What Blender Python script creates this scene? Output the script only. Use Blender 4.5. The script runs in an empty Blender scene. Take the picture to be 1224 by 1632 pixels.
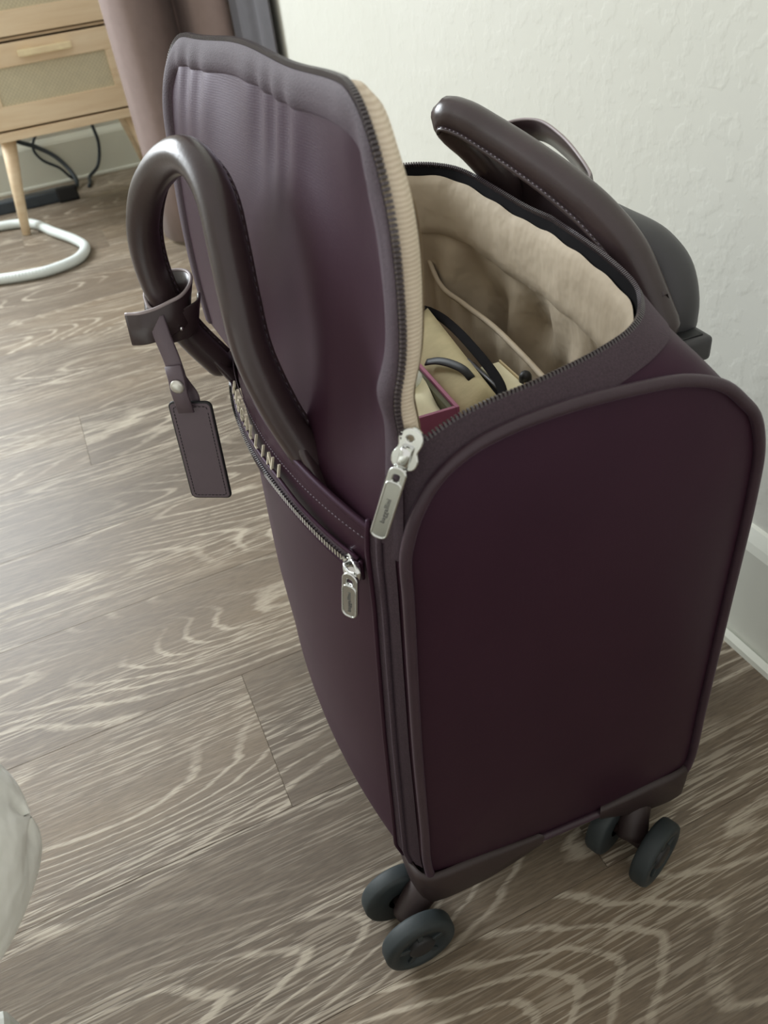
import bpy, bmesh, math, random
import numpy as np
from mathutils import Vector, Matrix

scene = bpy.context.scene
COL = scene.collection
rnd = random.Random(7)

# ------------------------------------------------------------------ camera
ROT = np.array([[0.90773743, -0.40366171, -0.11432399],
                [-0.33637874, -0.53741471, -0.77332708],
                [0.25072314, 0.74043409, -0.62361467]])
cam_data = bpy.data.cameras.new('camera')
cam_data.sensor_fit = 'VERTICAL'
cam_data.sensor_height = 36.0
cam_data.sensor_width = 27.0
cam_data.lens = 1229.3 * 36.0 / 1632.0
cam_data.clip_start = 0.01
cam_data.dof.use_dof = True
cam_data.dof.focus_distance = 0.55
cam_data.dof.aperture_fstop = 12.0
cam = bpy.data.objects.new('camera', cam_data)
COL.objects.link(cam)
m = Matrix.Identity(4)
for i in range(3):
    m[i][0] = ROT[0, i]; m[i][1] = -ROT[1, i]; m[i][2] = -ROT[2, i]
m[0][3], m[1][3], m[2][3] = 0, 0, 0.66
cam.matrix_world = m
scene.camera = cam

# ------------------------------------------------------------------ light
scene.view_settings.view_transform = 'Standard'
scene.view_settings.look = 'None'
scene.view_settings.exposure = 0.14
scene.view_settings.gamma = 1.0
scene.view_settings.use_curve_mapping = False

world = bpy.data.worlds.new('daylight')
scene.world = world
world.use_nodes = True
wb = world.node_tree.nodes['Background']
wb.inputs[0].default_value = (1.0, 0.975, 0.93, 1)
wb.inputs[1].default_value = 0.74


def area(name, loc, target, sx, sy, power, col):
    l = bpy.data.lights.new(name, 'AREA')
    l.shape = 'RECTANGLE'; l.size = sx; l.size_y = sy; l.energy = power; l.color = col
    o = bpy.data.objects.new(name, l); COL.objects.link(o)
    o.location = loc
    o.rotation_euler = (Vector(target) - Vector(loc)).to_track_quat('-Z', 'Y').to_euler()
    return o


area('window_daylight', (-1.25, 3.30, 1.60), (-0.55, 1.0, 0.45), 1.7, 1.25, 128, (0.90, 0.96, 1.0))

# ------------------------------------------------------------------ materials
MATS = {}


def srgb(r, g, b):
    f = lambda c: ((c / 255 + 0.055) / 1.055) ** 2.4 if c > 10 else c / 255 / 12.92
    return (f(r), f(g), f(b), 1)


class NT:
    def __init__(s, name):
        s.m = bpy.data.materials.new(name); s.m.use_nodes = True
        s.t = s.m.node_tree; s.b = s.t.nodes['Principled BSDF']

    def n(s, typ, **kw):
        nd = s.t.nodes.new('ShaderNode' + typ)
        for k, v in kw.items():
            setattr(nd, k, v)
        return nd

    def l(s, a, b): s.t.links.new(a, b)

    def math(s, op, a, b=None, c=None):
        nd = s.n('Math', operation=op)
        for i, v in enumerate((a, b, c)):
            if v is None: continue
            if isinstance(v, (int, float)): nd.inputs[i].default_value = v
            else: s.l(v, nd.inputs[i])
        return nd.outputs[0]

    def noise(s, vec, scale, detail=2, rough=.5):
        nd = s.n('TexNoise'); nd.inputs['Scale'].default_value = scale
        nd.inputs['Detail'].default_value = detail; nd.inputs['Roughness'].default_value = rough
        s.l(vec, nd.inputs['Vector']); return nd.outputs['Fac']

    def ramp(s, fac, stops):
        r = s.n('ValToRGB'); e = r.color_ramp.elements
        while len(e) < len(stops): e.new(0.5)
        for el, (p, c) in zip(e, stops): el.position = p; el.color = c
        s.l(fac, r.inputs[0]); return r.outputs[0]

    def mix(s, f, a, b):
        nd = s.n('Mix', data_type='RGBA')
        for i, v in ((0, f), (6, a), (7, b)):
            if isinstance(v, (int, float)): nd.inputs[i].default_value = v
            elif isinstance(v, tuple): nd.inputs[i].default_value = v
            else: s.l(v, nd.inputs[i])
        return nd.outputs[2]

    def obj(s): return s.n('TexCoord').outputs['Object']

    def scale(s, vec, sc):
        nd = s.n('VectorMath', operation='MULTIPLY'); s.l(vec, nd.inputs[0]); nd.inputs[1].default_value = sc
        return nd.outputs[0]

    def bump(s, h, strength, dist):
        nd = s.n('Bump'); nd.inputs['Strength'].default_value = strength; nd.inputs['Distance'].default_value = dist
        s.l(h, nd.inputs['Height']); s.l(nd.outputs[0], s.b.inputs['Normal'])


def mat(name, col, rough=.5, var=.12, vscale=30, bscale=0, bstr=.2, bdist=.001, metal=0, spec=.5, sheen=0, bvec=(1, 1, 1), coat=0, sheentint=None):
    if name in MATS: return MATS[name]
    t = NT(name)
    v = t.obj()
    f = t.noise(v, vscale, 3)
    c = srgb(*col)
    lo = tuple(x * (1 - var) for x in c[:3]) + (1,); hi = tuple(min(1, x * (1 + var)) for x in c[:3]) + (1,)
    t.l(t.ramp(f, [(.3, lo), (.7, hi)]), t.b.inputs['Base Color'])
    t.b.inputs['Roughness'].default_value = rough
    t.b.inputs['Metallic'].default_value = metal
    t.b.inputs['Specular IOR Level'].default_value = spec
    t.b.inputs['Sheen Weight'].default_value = sheen
    t.b.inputs['Coat Weight'].default_value = coat
    if sheen:
        t.b.inputs['Sheen Roughness'].default_value = .4
        t.b.inputs['Sheen Tint'].default_value = srgb(*sheentint) if sheentint else (1, 1, 1, 1)
    if bscale:
        t.bump(t.noise(t.scale(v, bvec), bscale, 2), bstr, bdist)
    MATS[name] = t.m
    return t.m


def weave(name, col, rough, sheen, sc=1400, bstr=.25, tint=(190, 170, 200), spec=.35, var=.06):
    t = NT(name); v = t.obj()
    f = t.noise(v, 18, 3); c = srgb(*col)
    lo = tuple(x * (1 - var) for x in c[:3]) + (1,); hi = tuple(x * (1 + var) for x in c[:3]) + (1,)
    t.l(t.ramp(f, [(.3, lo), (.7, hi)]), t.b.inputs['Base Color'])
    t.b.inputs['Roughness'].default_value = rough
    t.b.inputs['Sheen Weight'].default_value = sheen; t.b.inputs['Sheen Roughness'].default_value = .35
    t.b.inputs['Sheen Tint'].default_value = srgb(*tint)
    t.b.inputs['Specular IOR Level'].default_value = spec
    t.b.inputs['Specular Tint'].default_value = srgb(228, 195, 242)
    w = t.n('TexWave', wave_type='BANDS', bands_direction='Z'); w.inputs['Scale'].default_value = sc / 6.28
    w.inputs['Distortion'].default_value = .6
    t.l(v, w.inputs['Vector'])
    n = t.noise(v, 900, 1)
    t.bump(t.math('ADD', t.math('MULTIPLY', w.outputs['Fac'], .35), n), bstr * .4, .0003)
    MATS[name] = t.m
    return t.m


NYLON = weave('aubergine_nylon', (51, 29, 39), .48, .02, tint=(180, 140, 190), spec=.30)
NYLON_SIDE = NYLON
TAPE = mat('zipper_tape', (60, 45, 54), .75, .25, 900, 1200, .6, .0006, sheen=.15, sheentint=(170, 150, 170))
PIPE = mat('piping_cord', (56, 38, 48), .42, .08, 60, 900, .2, .0004, sheen=.2, sheentint=(190, 170, 190))
LEATHER = mat('brown_leather', (60, 48, 49), .30, .12, 25, 500, .12, .0005, spec=.55)
EDGE_HIGHLIGHT = mat('leather_edge_highlight', (160, 148, 148), .5, .1, 60)  # paler than the leather: highlight on the wrap edges put into the colour
LINING = mat('beige_lining', (186, 172, 150), .75, .05, 25, 55, .35, .006)
RIB = None
SILVER = mat('polished_silver', (226, 228, 226), .12, .03, 40, metal=1)
GOLDEN = mat('pale_gold', (226, 218, 196), .3, .05, 40, metal=.35)
ENGRAVE = mat('engraved_mark', (120, 120, 118), .5, .05, 40, metal=.5)
TEETH_DARK = mat('dark_teeth', (68, 60, 64), .3, .1, 40, spec=.7)
GREY_PLASTIC = mat('charcoal_plastic', (60, 59, 62), .42, .05, 30, 900, .05, .0003)
GUARD = mat('brown_plastic', (54, 42, 42), .5, .08, 30, 700, .1, .0004)
RUBBER = mat('wheel_rubber', (44, 51, 53), .6, .12, 60, 600, .12, .0004)
HUB = mat('wheel_hub', (36, 36, 38), .5, .1, 60)
BLACK = mat('black_plastic', (20, 21, 23), .5, .1, 60)
MATTE = mat('matte_black_tape', (26, 25, 27), .95, .1, 80, spec=.1)
WHITE_TRIM = mat('painted_trim', (226, 228, 216), .45, .03, 8, 60, .05, .001)
STITCH = mat('stitch_thread', (84, 70, 80), .6, .1, 100)


def rib_mat():
    t = NT('ribbed_binding'); v = t.obj()
    t.b.inputs['Base Color'].default_value = srgb(214, 198, 176)
    w = t.n('TexWave', wave_type='BANDS', bands_direction='Z'); w.inputs['Scale'].default_value = 170
    w.inputs['Distortion'].default_value = 1.5; w.inputs['Detail'].default_value = 1
    t.l(v, w.inputs['Vector'])
    t.l(t.ramp(w.outputs['Fac'], [(.2, srgb(206, 190, 168)), (.7, srgb(222, 208, 188))]), t.b.inputs['Base Color'])
    t.b.inputs['Roughness'].default_value = .8
    t.bump(w.outputs['Fac'], .35, .0007)
    return t.m


RIB = rib_mat()


def wall_mat():
    t = NT('knockdown_plaster'); v = t.obj()
    t.b.inputs['Roughness'].default_value = .7
    a = t.noise(v, 45, 3, .55); b = t.noise(v, 120, 2)
    h = t.ramp(a, [(.48, (0, 0, 0, 1)), (.60, (1, 1, 1, 1))])
    hb = t.math('ADD', h, t.math('MULTIPLY', b, .25))
    t.l(t.ramp(t.noise(v, 3, 2), [(.3, srgb(212, 212, 202)), (.7, srgb(217, 217, 208))]), t.b.inputs['Base Color'])
    t.bump(hb, .16, .0016)
    return t.m


WALL = wall_mat()


def floor_mat():
    t = NT('limed_oak_plank'); v = t.obj()
    oi = t.n('ObjectInfo').outputs['Random']
    off = t.n('CombineXYZ')
    t.l(t.math('MULTIPLY', oi, 37.0), off.inputs[0]); t.l(t.math('MULTIPLY', oi, 91.0), off.inputs[1]); t.l(t.math('MULTIPLY', oi, 53.0), off.inputs[2])
    add = t.n('VectorMath', operation='ADD'); t.l(v, add.inputs[0]); t.l(off.outputs[0], add.inputs[1]); p = add.outputs[0]
    wob = t.noise(t.scale(p, (7, 60, 1)), 1, 3, .6)
    field = t.noise(t.scale(p, (1.5, 7.0, 1)), 1, 0.8, .4)
    ph = t.math('ADD', t.math('MULTIPLY', field, 25.0), t.math('MULTIPLY', wob, .8))
    fr = t.math('FRACT', ph)
    line = t.ramp(fr, [(0, (.0, .0, .0, 1)), (.70, (0, 0, 0, 1)), (.82, (1, 1, 1, 1)), (.92, (.8, .8, .8, 1)), (.99, (0, 0, 0, 1))])
    pores = t.noise(t.scale(p, (16, 430, 1)), 1, 2, .6)
    streak = t.ramp(pores, [(.52, (0, 0, 0, 1)), (.59, (1, 1, 1, 1))])
    pores2 = t.noise(t.scale(p, (60, 700, 1)), 1, 2, .6)
    brk = t.ramp(pores2, [(.34, (.25, .25, .25, 1)), (.50, (1, 1, 1, 1))])
    msk = t.ramp(t.noise(t.scale(p, (2.6, 9, 1)), 1, 2), [(.40, (.05, .05, .05, 1)), (.62, (1, 1, 1, 1))])
    msk2 = t.ramp(t.noise(t.scale(p, (1.3, 14, 4)), 1, 2), [(.44, (.12, .12, .12, 1)), (.60, (1, 1, 1, 1))])
    l1 = t.math('MULTIPLY', t.math('MULTIPLY', line, brk), msk)
    l2 = t.math('MULTIPLY', t.math('MULTIPLY', streak, msk2), .85)
    white = t.math('MINIMUM', t.math('ADD', l1, l2), 1.0)
    tone = t.noise(t.scale(p, (1.6, 5, 1)), 1, 3, .6)
    base = t.ramp(tone, [(.25, srgb(94, 82, 69)), (.5, srgb(117, 103, 87)), (.75, srgb(148, 129, 104))])
    per = t.ramp(oi, [(0, srgb(98, 88, 77)), (.5, srgb(113, 99, 83)), (1, srgb(121, 109, 95))])
    base = t.mix(.45, base, per)
    fine = t.ramp(pores2, [(.3, (.72, .72, .72, 1)), (.7, (1.12, 1.12, 1.12, 1))])
    mul = t.n('Mix', data_type='RGBA', blend_type='MULTIPLY'); mul.inputs[0].default_value = 1
    t.l(base, mul.inputs[6]); t.l(fine, mul.inputs[7])
    col = t.mix(t.math('MULTIPLY', white, .62), mul.outputs[2], srgb(208, 197, 178))
    t.l(col, t.b.inputs['Base Color'])
    t.b.inputs['Roughness'].default_value = .48
    t.b.inputs['Specular IOR Level'].default_value = .42
    t.bump(t.math('ADD', white, t.math('MULTIPLY', pores2, .4)), .25, .0006)
    return t.m


FLOOR = floor_mat()


def wood_mat():
    t = NT('light_oak_veneer'); v = t.obj()
    f = t.noise(t.scale(v, (4, 20, 45)), 1, 4, .6)
    t.l(t.ramp(f, [(.3, srgb(228, 202, 166)), (.7, srgb(244, 224, 192))]), t.b.inputs['Base Color'])
    t.b.inputs['Roughness'].default_value = .5
    return t.m


WOOD = wood_mat()


def rattan_mat():
    t = NT('woven_rattan'); v = t.obj()
    br = t.n('TexChecker'); br.inputs['Scale'].default_value = 190
    t.l(v, br.inputs['Vector'])
    f = t.noise(v, 60, 3)
    a = t.mix(br.outputs['Fac'], srgb(206, 196, 166), srgb(222, 212, 182))
    t.l(t.mix(t.math('MULTIPLY', f, .4), a, srgb(165, 160, 138)), t.b.inputs['Base Color'])
    t.b.inputs['Roughness'].default_value = .7
    t.bump(br.outputs['Fac'], .4, .001)
    return t.m


RATTAN = rattan_mat()

# ------------------------------------------------------------------ mesh helpers


def link(o, parent=None):
    COL.objects.link(o)
    if parent is not None: o.parent = parent
    return o


def mesh_obj(name, verts, faces, material, parent=None, smooth=True, mats=None, fmat=None):
    me = bpy.data.meshes.new(name)
    me.from_pydata([tuple(map(float, v)) for v in verts], [], faces)
    me.update()
    bm = bmesh.new(); bm.from_mesh(me); bmesh.ops.recalc_face_normals(bm, faces=bm.faces); bm.to_mesh(me); bm.free()
    for mm in (mats or [material]): me.materials.append(mm)
    if smooth: me.polygons.foreach_set('use_smooth', [True] * len(me.polygons))
    if fmat: me.polygons.foreach_set('material_index', fmat)
    return link(bpy.data.objects.new(name, me), parent)


class MB:
    def __init__(s): s.v = []; s.f = []

    def add(s, v, f):
        o = len(s.v); s.v += [tuple(map(float, p)) for p in v]; s.f += [tuple(i + o for i in q) for q in f]
        return s

    def build(s, name, material, parent=None, smooth=True): return mesh_obj(name, s.v, s.f, material, parent, smooth)


def catmull(P, n, closed=False):
    P = np.array(P, float); N = len(P); out = []
    segs = N if closed else N - 1
    # resample by arc length
    dense = []
    for i in range(segs):
        if closed:
            p0, p1, p2, p3 = P[(i - 1) % N], P[i], P[(i + 1) % N], P[(i + 2) % N]
        else:
            p1, p2 = P[i], P[i + 1]
            p0 = P[i - 1] if i > 0 else 2 * p1 - p2
            p3 = P[i + 2] if i + 2 < N else 2 * p2 - p1
        d1 = max(np.linalg.norm(p1 - p0), 1e-9) ** .5; d2 = max(np.linalg.norm(p2 - p1), 1e-9) ** .5; d3 = max(np.linalg.norm(p3 - p2), 1e-9) ** .5
        m1 = (p1 - p0) / d1 - (p2 - p0) / (d1 + d2) + (p2 - p1) / d2
        m2 = (p2 - p1) / d2 - (p3 - p1) / (d2 + d3) + (p3 - p2) / d3
        m1 *= d2; m2 *= d2
        for t in np.linspace(0, 1, 24, endpoint=False):
            t2, t3 = t * t, t * t * t
            dense.append((2 * t3 - 3 * t2 + 1) * p1 + (t3 - 2 * t2 + t) * m1 + (-2 * t3 + 3 * t2) * p2 + (t3 - t2) * m2)
    dense.append(P[0] if closed else P[-1])
    dense = np.array(dense)
    s = np.concatenate([[0], np.cumsum(np.linalg.norm(np.diff(dense, axis=0), axis=1))])
    q = np.linspace(0, s[-1], n + 1 if closed else n)
    r = np.stack([np.interp(q, s, dense[:, k]) for k in range(dense.shape[1])], 1)
    return r[:-1] if closed else r


def unit(v): return v / max(np.linalg.norm(v), 1e-12)


def frames(P, up=None, closed=False):
    n = len(P); T = []
    for i in range(n):
        a = P[(i - 1) % n] if closed or i > 0 else P[i]; b = P[(i + 1) % n] if closed or i < n - 1 else P[i]
        T.append(unit(b - a))
    u = np.array(up if up is not None else (0, 0, 1.0), float)
    if abs(u @ T[0]) > .95: u = np.array([1.0, 0, 0])
    F = []
    for t in T:
        u = unit(u - t * (u @ t)); F.append((t, u, np.cross(t, u)))
    return F


def tube(P, r, n=12, closed=False, cap=True, up=None, sq=1.0):
    P = np.array(P, float); F = frames(P, up, closed); V = []; Q = []
    rr = np.broadcast_to(np.array(r, float), (len(P),))
    for p, (t, u, w), rad in zip(P, F, rr):
        for k in range(n):
            a = 2 * math.pi * k / n
            V.append(p + rad * (math.cos(a) * u * sq + math.sin(a) * w))
    m_ = len(P); rng = m_ if closed else m_ - 1
    for i in range(rng):
        for k in range(n):
            a = i * n + k; b = i * n + (k + 1) % n; c = ((i + 1) % m_) * n + (k + 1) % n; d = ((i + 1) % m_) * n + k
            Q.append((a, b, c, d))
    if cap and not closed:
        Q.append(tuple(range(n - 1, -1, -1))); Q.append(tuple((m_ - 1) * n + k for k in range(n)))
    return V, Q


def round_tube(P, r, n=12, steps=4, up=None):
    """tube with hemispherical ends"""
    P = [np.array(p, float) for p in P]
    t0 = unit(P[0] - P[1]); t1 = unit(P[-1] - P[-2]); a = []; ra = []
    for k in range(steps, 0, -1):
        th = k / steps * math.pi / 2; a.append(P[0] + t0 * r * math.sin(th)); ra.append(max(r * math.cos(th), r * .05))
    b = []; rb = []
    for k in range(1, steps + 1):
        th = k / steps * math.pi / 2; b.append(P[-1] + t1 * r * math.sin(th)); rb.append(max(r * math.cos(th), r * .05))
    return tube(a + P + b, ra + [r] * len(P) + rb, n, up=up)


def grid(V, closed_u=False):
    """V: array (nu,nv,3) -> verts, faces"""
    nu, nv = V.shape[:2]; v = V.reshape(-1, 3); f = []
    for i in range(nu if closed_u else nu - 1):
        i2 = (i + 1) % nu
        for j in range(nv - 1):
            f.append((i * nv + j, i2 * nv + j, i2 * nv + j + 1, i * nv + j + 1))
    return list(v), f


def ribbon(P, W, width, th):
    """flat strap: centre line P, width direction(s) W, rounded rectangular section"""
    P = np.array(P, float); W = np.broadcast_to(np.array(W, float), P.shape); F = frames(P); V = []; Q = []
    wd = np.broadcast_to(np.array(width, float), (len(P),))
    for p, w, (t, u, _), ww in zip(P, W, F, wd):
        w = unit(w - t * (w @ t)); nrm = np.cross(t, w); a = ww / 2; b = th / 2; c = min(b * .7, a * .5)
        for x, y in ((-a + c, -b), (a - c, -b), (a, -b + c), (a, b - c), (a - c, b), (-a + c, b), (-a, b - c), (-a, -b + c)):
            V.append(p + w * x + nrm * y)
    for i in range(len(P) - 1):
        for k in range(8): Q.append((i * 8 + k, i * 8 + (k + 1) % 8, (i + 1) * 8 + (k + 1) % 8, (i + 1) * 8 + k))
    Q.append(tuple(range(7, -1, -1))); Q.append(tuple((len(P) - 1) * 8 + k for k in range(8)))
    return V, Q


def box(lo, hi, bevel=.002):
    bm = bmesh.new(); bmesh.ops.create_cube(bm, size=1)
    for v in bm.verts:
        for k in range(3): v.co[k] = lo[k] + (v.co[k] + .5) * (hi[k] - lo[k])
    if bevel: bmesh.ops.bevel(bm, geom=bm.edges[:], offset=bevel, segments=2, profile=.6, affect='EDGES')
    V = [tuple(v.co) for v in bm.verts]; bm.verts.index_update(); Q = [tuple(v.index for v in f.verts) for f in bm.faces]; bm.free()
    return V, Q


def xform(VQ, M):
    V, Q = VQ
    return [tuple(M @ Vector(v)) for v in V], Q


def frame_m(o, x, y, z):
    M = Matrix.Identity(4)
    for i in range(3): M[i][0] = x[i]; M[i][1] = y[i]; M[i][2] = z[i]; M[i][3] = o[i]
    return M


def plate(outer, holes, th, bev=0):
    """flat plate with holes in the xy plane via curve fill"""
    c = bpy.data.curves.new('plate', 'CURVE'); c.dimensions = '2D'; c.fill_mode = 'BOTH'; c.extrude = th / 2; c.bevel_depth = bev; c.bevel_resolution = 1
    for pl in [outer] + holes:
        s = c.splines.new('POLY'); s.points.add(len(pl) - 1)
        for p, q in zip(s.points, pl): p.co = (q[0], q[1], 0, 1)
        s.use_cyclic_u = True
    return curve_mesh(c)


def curve_mesh(c):
    o = bpy.data.objects.new('tmp', c); COL.objects.link(o)
    dg = bpy.context.evaluated_depsgraph_get()
    me = o.evaluated_get(dg).to_mesh()
    V = [tuple(v.co) for v in me.vertices]; Q = [tuple(p.vertices) for p in me.polygons]
    o.evaluated_get(dg).to_mesh_clear()
    bpy.data.objects.remove(o); bpy.data.curves.remove(c)
    return V, Q


def text_mesh(s, size, ext):
    c = bpy.data.curves.new('lettering', 'FONT'); c.body = s; c.size = size; c.extrude = ext; c.align_x = 'CENTER'; c.align_y = 'CENTER'
    c.space_character = 1.12
    return curve_mesh(c)


def rrect(w, h, r, n=5):
    pts = []
    for cx, cy, a0 in ((w / 2 - r, h / 2 - r, 0), (-w / 2 + r, h / 2 - r, 90), (-w / 2 + r, -h / 2 + r, 180), (w / 2 - r, -h / 2 + r, 270)):
        for k in range(n + 1):
            a = math.radians(a0 + 90 * k / n); pts.append((cx + r * math.cos(a), cy + r * math.sin(a)))
    return pts


def circ(r, n=16, cx=0, cy=0): return [(cx + r * math.cos(2 * math.pi * k / n), cy + r * math.sin(2 * math.pi * k / n)) for k in range(n)]


def empty(name, loc, rz=0):
    o = bpy.data.objects.new(name, None); o.empty_display_size = .05
    o.location = loc; o.rotation_euler = (0, 0, rz); COL.objects.link(o)
    return o


def tag(o, label, cat, group=None):
    o['label'] = label; o['category'] = cat
    if group: o['group'] = group
    return o


def structure(o): o['kind'] = 'structure'; return o


def smooth01(t): t = np.clip(t, 0, 1); return t * t * (3 - 2 * t)


# ------------------------------------------------------------------ room
XW, YW, XL = 0.513, 3.076, -2.5
floor = structure(empty('floor', (0, 0, 0)))
sub = mesh_obj('subfloor', *box((XL, -1.0, -.03), (XW, YW, -.012), 0), mat('subfloor', (40, 36, 32), .9), floor, False)
PWID, PLEN = .1802, 1.22
ystart = .605 - 9 * PWID
row_off = {9: .010, 10: .30, 8: .234}
for r in range(-0, 24):
    y0 = ystart + (r - 0) * PWID; y1 = y0 + PWID
    if y0 > YW: break
    k = round((.605 - y1) / PWID)  # row index counted from the seam
    off = {0: .0105, 1: .234, -1: -.37, 2: -.15, 3: -.45, -2: -.55}.get(k, rnd.uniform(-.6, .6))
    x = off - 4 * PLEN
    while x < XW:
        a, b = max(x, XL), min(x + PLEN, XW)
        if b - a > .05:
            g = .0001
            c = ((a + b) / 2, (y0 + y1) / 2); hx = (b - a) / 2 - g; hy = (min(y1, YW) - y0) / 2 - g
            ch = .0003
            V = [(-hx, -hy, -.012), (hx, -hy, -.012), (hx, hy, -.012), (-hx, hy, -.012), (-hx, -hy, -ch), (hx, -hy, -ch), (hx, hy, -ch), (-hx, hy, -ch),
                 (-hx + ch, -hy + ch, 0), (hx - ch, -hy + ch, 0), (hx - ch, hy - ch, 0), (-hx + ch, hy - ch, 0)]
            Q = [(0, 3, 2, 1)] + [(i, (i + 1) % 4, 4 + (i + 1) % 4, 4 + i) for i in range(4)] + [(4 + i, 4 + (i + 1) % 4, 8 + (i + 1) % 4, 8 + i) for i in range(4)] + [(8, 9, 10, 11)]
            o = mesh_obj('plank', V, Q, FLOOR, floor, False)
            o.location = (c[0], c[1] if y1 <= YW else (y0 + YW) / 2, 0)
        x += PLEN

structure(mesh_obj('wall_right', *box((XW, -1.0, -.03), (XW + .1, YW + .1, 2.5), 0), WALL, None, False))
# back wall with the window opening the daylight comes through (above the picture)
WX0, WX1, WZ0, WZ1 = -2.15, -.35, .95, 2.25
mb = MB()
mb.add(*box((XL, YW, -.03), (WX0, YW + .1, 2.5), 0)); mb.add(*box((WX1, YW, -.03), (XW, YW + .1, 2.5), 0))
mb.add(*box((WX0, YW, -.03), (WX1, YW + .1, WZ0), 0)); mb.add(*box((WX0, YW, WZ1), (WX1, YW + .1, 2.5), 0))
structure(mb.build('wall_back', WALL, None, False))
structure(mesh_obj('wall_left', *box((XL - .1, -1.0, -.03), (XL, YW + .1, 2.5), 0), WALL, None, False))
win = structure(empty('window_1', ((WX0 + WX1) / 2, YW + .05, WZ0)))
mb = MB()
for a_, b_ in (((-.9, -.03, 0), (-.85, .03, 1.3)), ((.85, -.03, 0), (.9, .03, 1.3)), ((-.85, -.03, 0), (.85, .03, .05)), ((-.85, -.03, 1.25), (.85, .03, 1.3)), ((-.02, -.02, .05), (.02, .02, 1.25))):
    mb.add(*box(a_, b_, .004))
mb.build('window_frame', WHITE_TRIM, win, False)


def baseboard(name, p0, p1, inward):
    """profiled board: tall flat face, sloped cap"""
    prof = [(0, 0), (.016, 0), (.016, .004), (.014, .006), (.014, .120), (.011, .128), (.004, .139), (0, .140)]
    V = []; Q = []
    for p in (p0, p1):
        for d, z in prof: V.append((p[0] + inward[0] * d, p[1] + inward[1] * d, z))
    n = len(prof)
    for k in range(n): Q.append((k, (k + 1) % n, n + (k + 1) % n, n + k))
    Q += [tuple(range(n)), tuple(range(2 * n - 1, n - 1, -1))]
    o = structure(mesh_obj(name, V, Q, WHITE_TRIM, None, False))
    q = MB(); prof2 = [(.016, 0), (.024, 0), (.023, .006), (.016, .009)]
    V = []; Q = []
    for p in (p0, p1):
        for d, z in prof2: V.append((p[0] + inward[0] * d, p[1] + inward[1] * d, z))
    for k in range(4): Q.append((k, (k + 1) % 4, 4 + (k + 1) % 4, 4 + k))
    mesh_obj('shoe_moulding', V, Q + [(0, 1, 2, 3), (7, 6, 5, 4)], WHITE_TRIM, o, False)


baseboard('baseboard_right', (XW, -1.0), (XW, YW), (-1, 0))
baseboard('baseboard_back', (XL, YW), (XW - .016, YW), (0, -1))

# ------------------------------------------------------------------ nightstand
ns = tag(empty('nightstand', (.107, 2.506, 0)), 'light oak nightstand with rattan drawer fronts and splayed legs', 'nightstand')
NW, ND = .41, .36
hw = NW / 2
for sx in (-1, 1):
    o = mesh_obj('side_panel', *box((sx * hw - (.018 if sx > 0 else 0), .0, .268), (sx * hw + (.018 if sx < 0 else 0), ND, .70), .002), WOOD, ns, False)
mesh_obj('bottom_board', *box((-hw, 0, .246), (hw, ND, .268), .002), WOOD, ns, False)
mesh_obj('top_board', *box((-hw - .008, -.008, .70), (hw + .008, ND, .722), .003), WOOD, ns, False)
mesh_obj('back_board', *box((-hw + .018, ND - .01, .268), (hw - .018, ND, .70), .001), WOOD, ns, False)
DARKGAP = mat('shadow_gap_board', (120, 105, 85), .8)
mesh_obj('divider', *box((-hw + .018, .02, .470), (hw - .018, ND - .01, .476), .001), WOOD, ns, False)
for z0, z1 in ((.273, .466), (.480, .696)):
    d = empty('drawer', (0, 0, 0)); d.parent = ns
    a, b = -hw + .021, hw - .021
    mb = MB()
    zt = z1 - .052; zb = z0 + .055; st = .034
    mb.add(*box((a, .003, z0), (b, .019, zb), .002)); mb.add(*box((a, .003, zt), (b, .019, z1), .002))
    mb.add(*box((a, .003, zb), (a + st, .019, zt), .002)); mb.add(*box((b - st, .003, zb), (b, .019, zt), .002))
    mb.build('front_frame', WOOD, d, False)
    mesh_obj('rattan_panel', *box((a + st, .009, zb), (b - st, .014, zt), 0), RATTAN, d, False)
    mb = MB(); mb.add(*box((a + .01, .019, z0 + .01), (b - .01, ND - .02, z1 - .02), .002)); mb.build('drawer_box', WOOD, d, False)
    hb_ = MB(); hb_.add(*box((-.068, -.02, z1 - .033), (.068, -.006, z1 - .017), .003)); hb_.add(*box((-.05, -.008, z1 - .030), (-.03, .004, z1 - .020), 0)); hb_.add(*box((.03, -.008, z1 - .030), (.05, .004, z1 - .020), 0))
    hb_.build('handle', mat('pale_oak_handle', (252, 230, 188), .5), d, False)
for sx in (-1, 1):
    for y, sy in ((.05, -1), (ND - .05, 1)):
        top = np.array((sx * (hw - .035), y, .247)); bot = np.array((sx * (hw + .012), y + sy * .03, .012))
        P = [bot - (bot - top) * .0 + (bot - top) * 0, bot + (top - bot) * .5, top]
        mesh_obj('leg', *tube([np.array((bot[0], bot[1], 0.0)), P[1], P[2]], [.012, .016, .021], 14), WOOD, ns)

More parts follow.
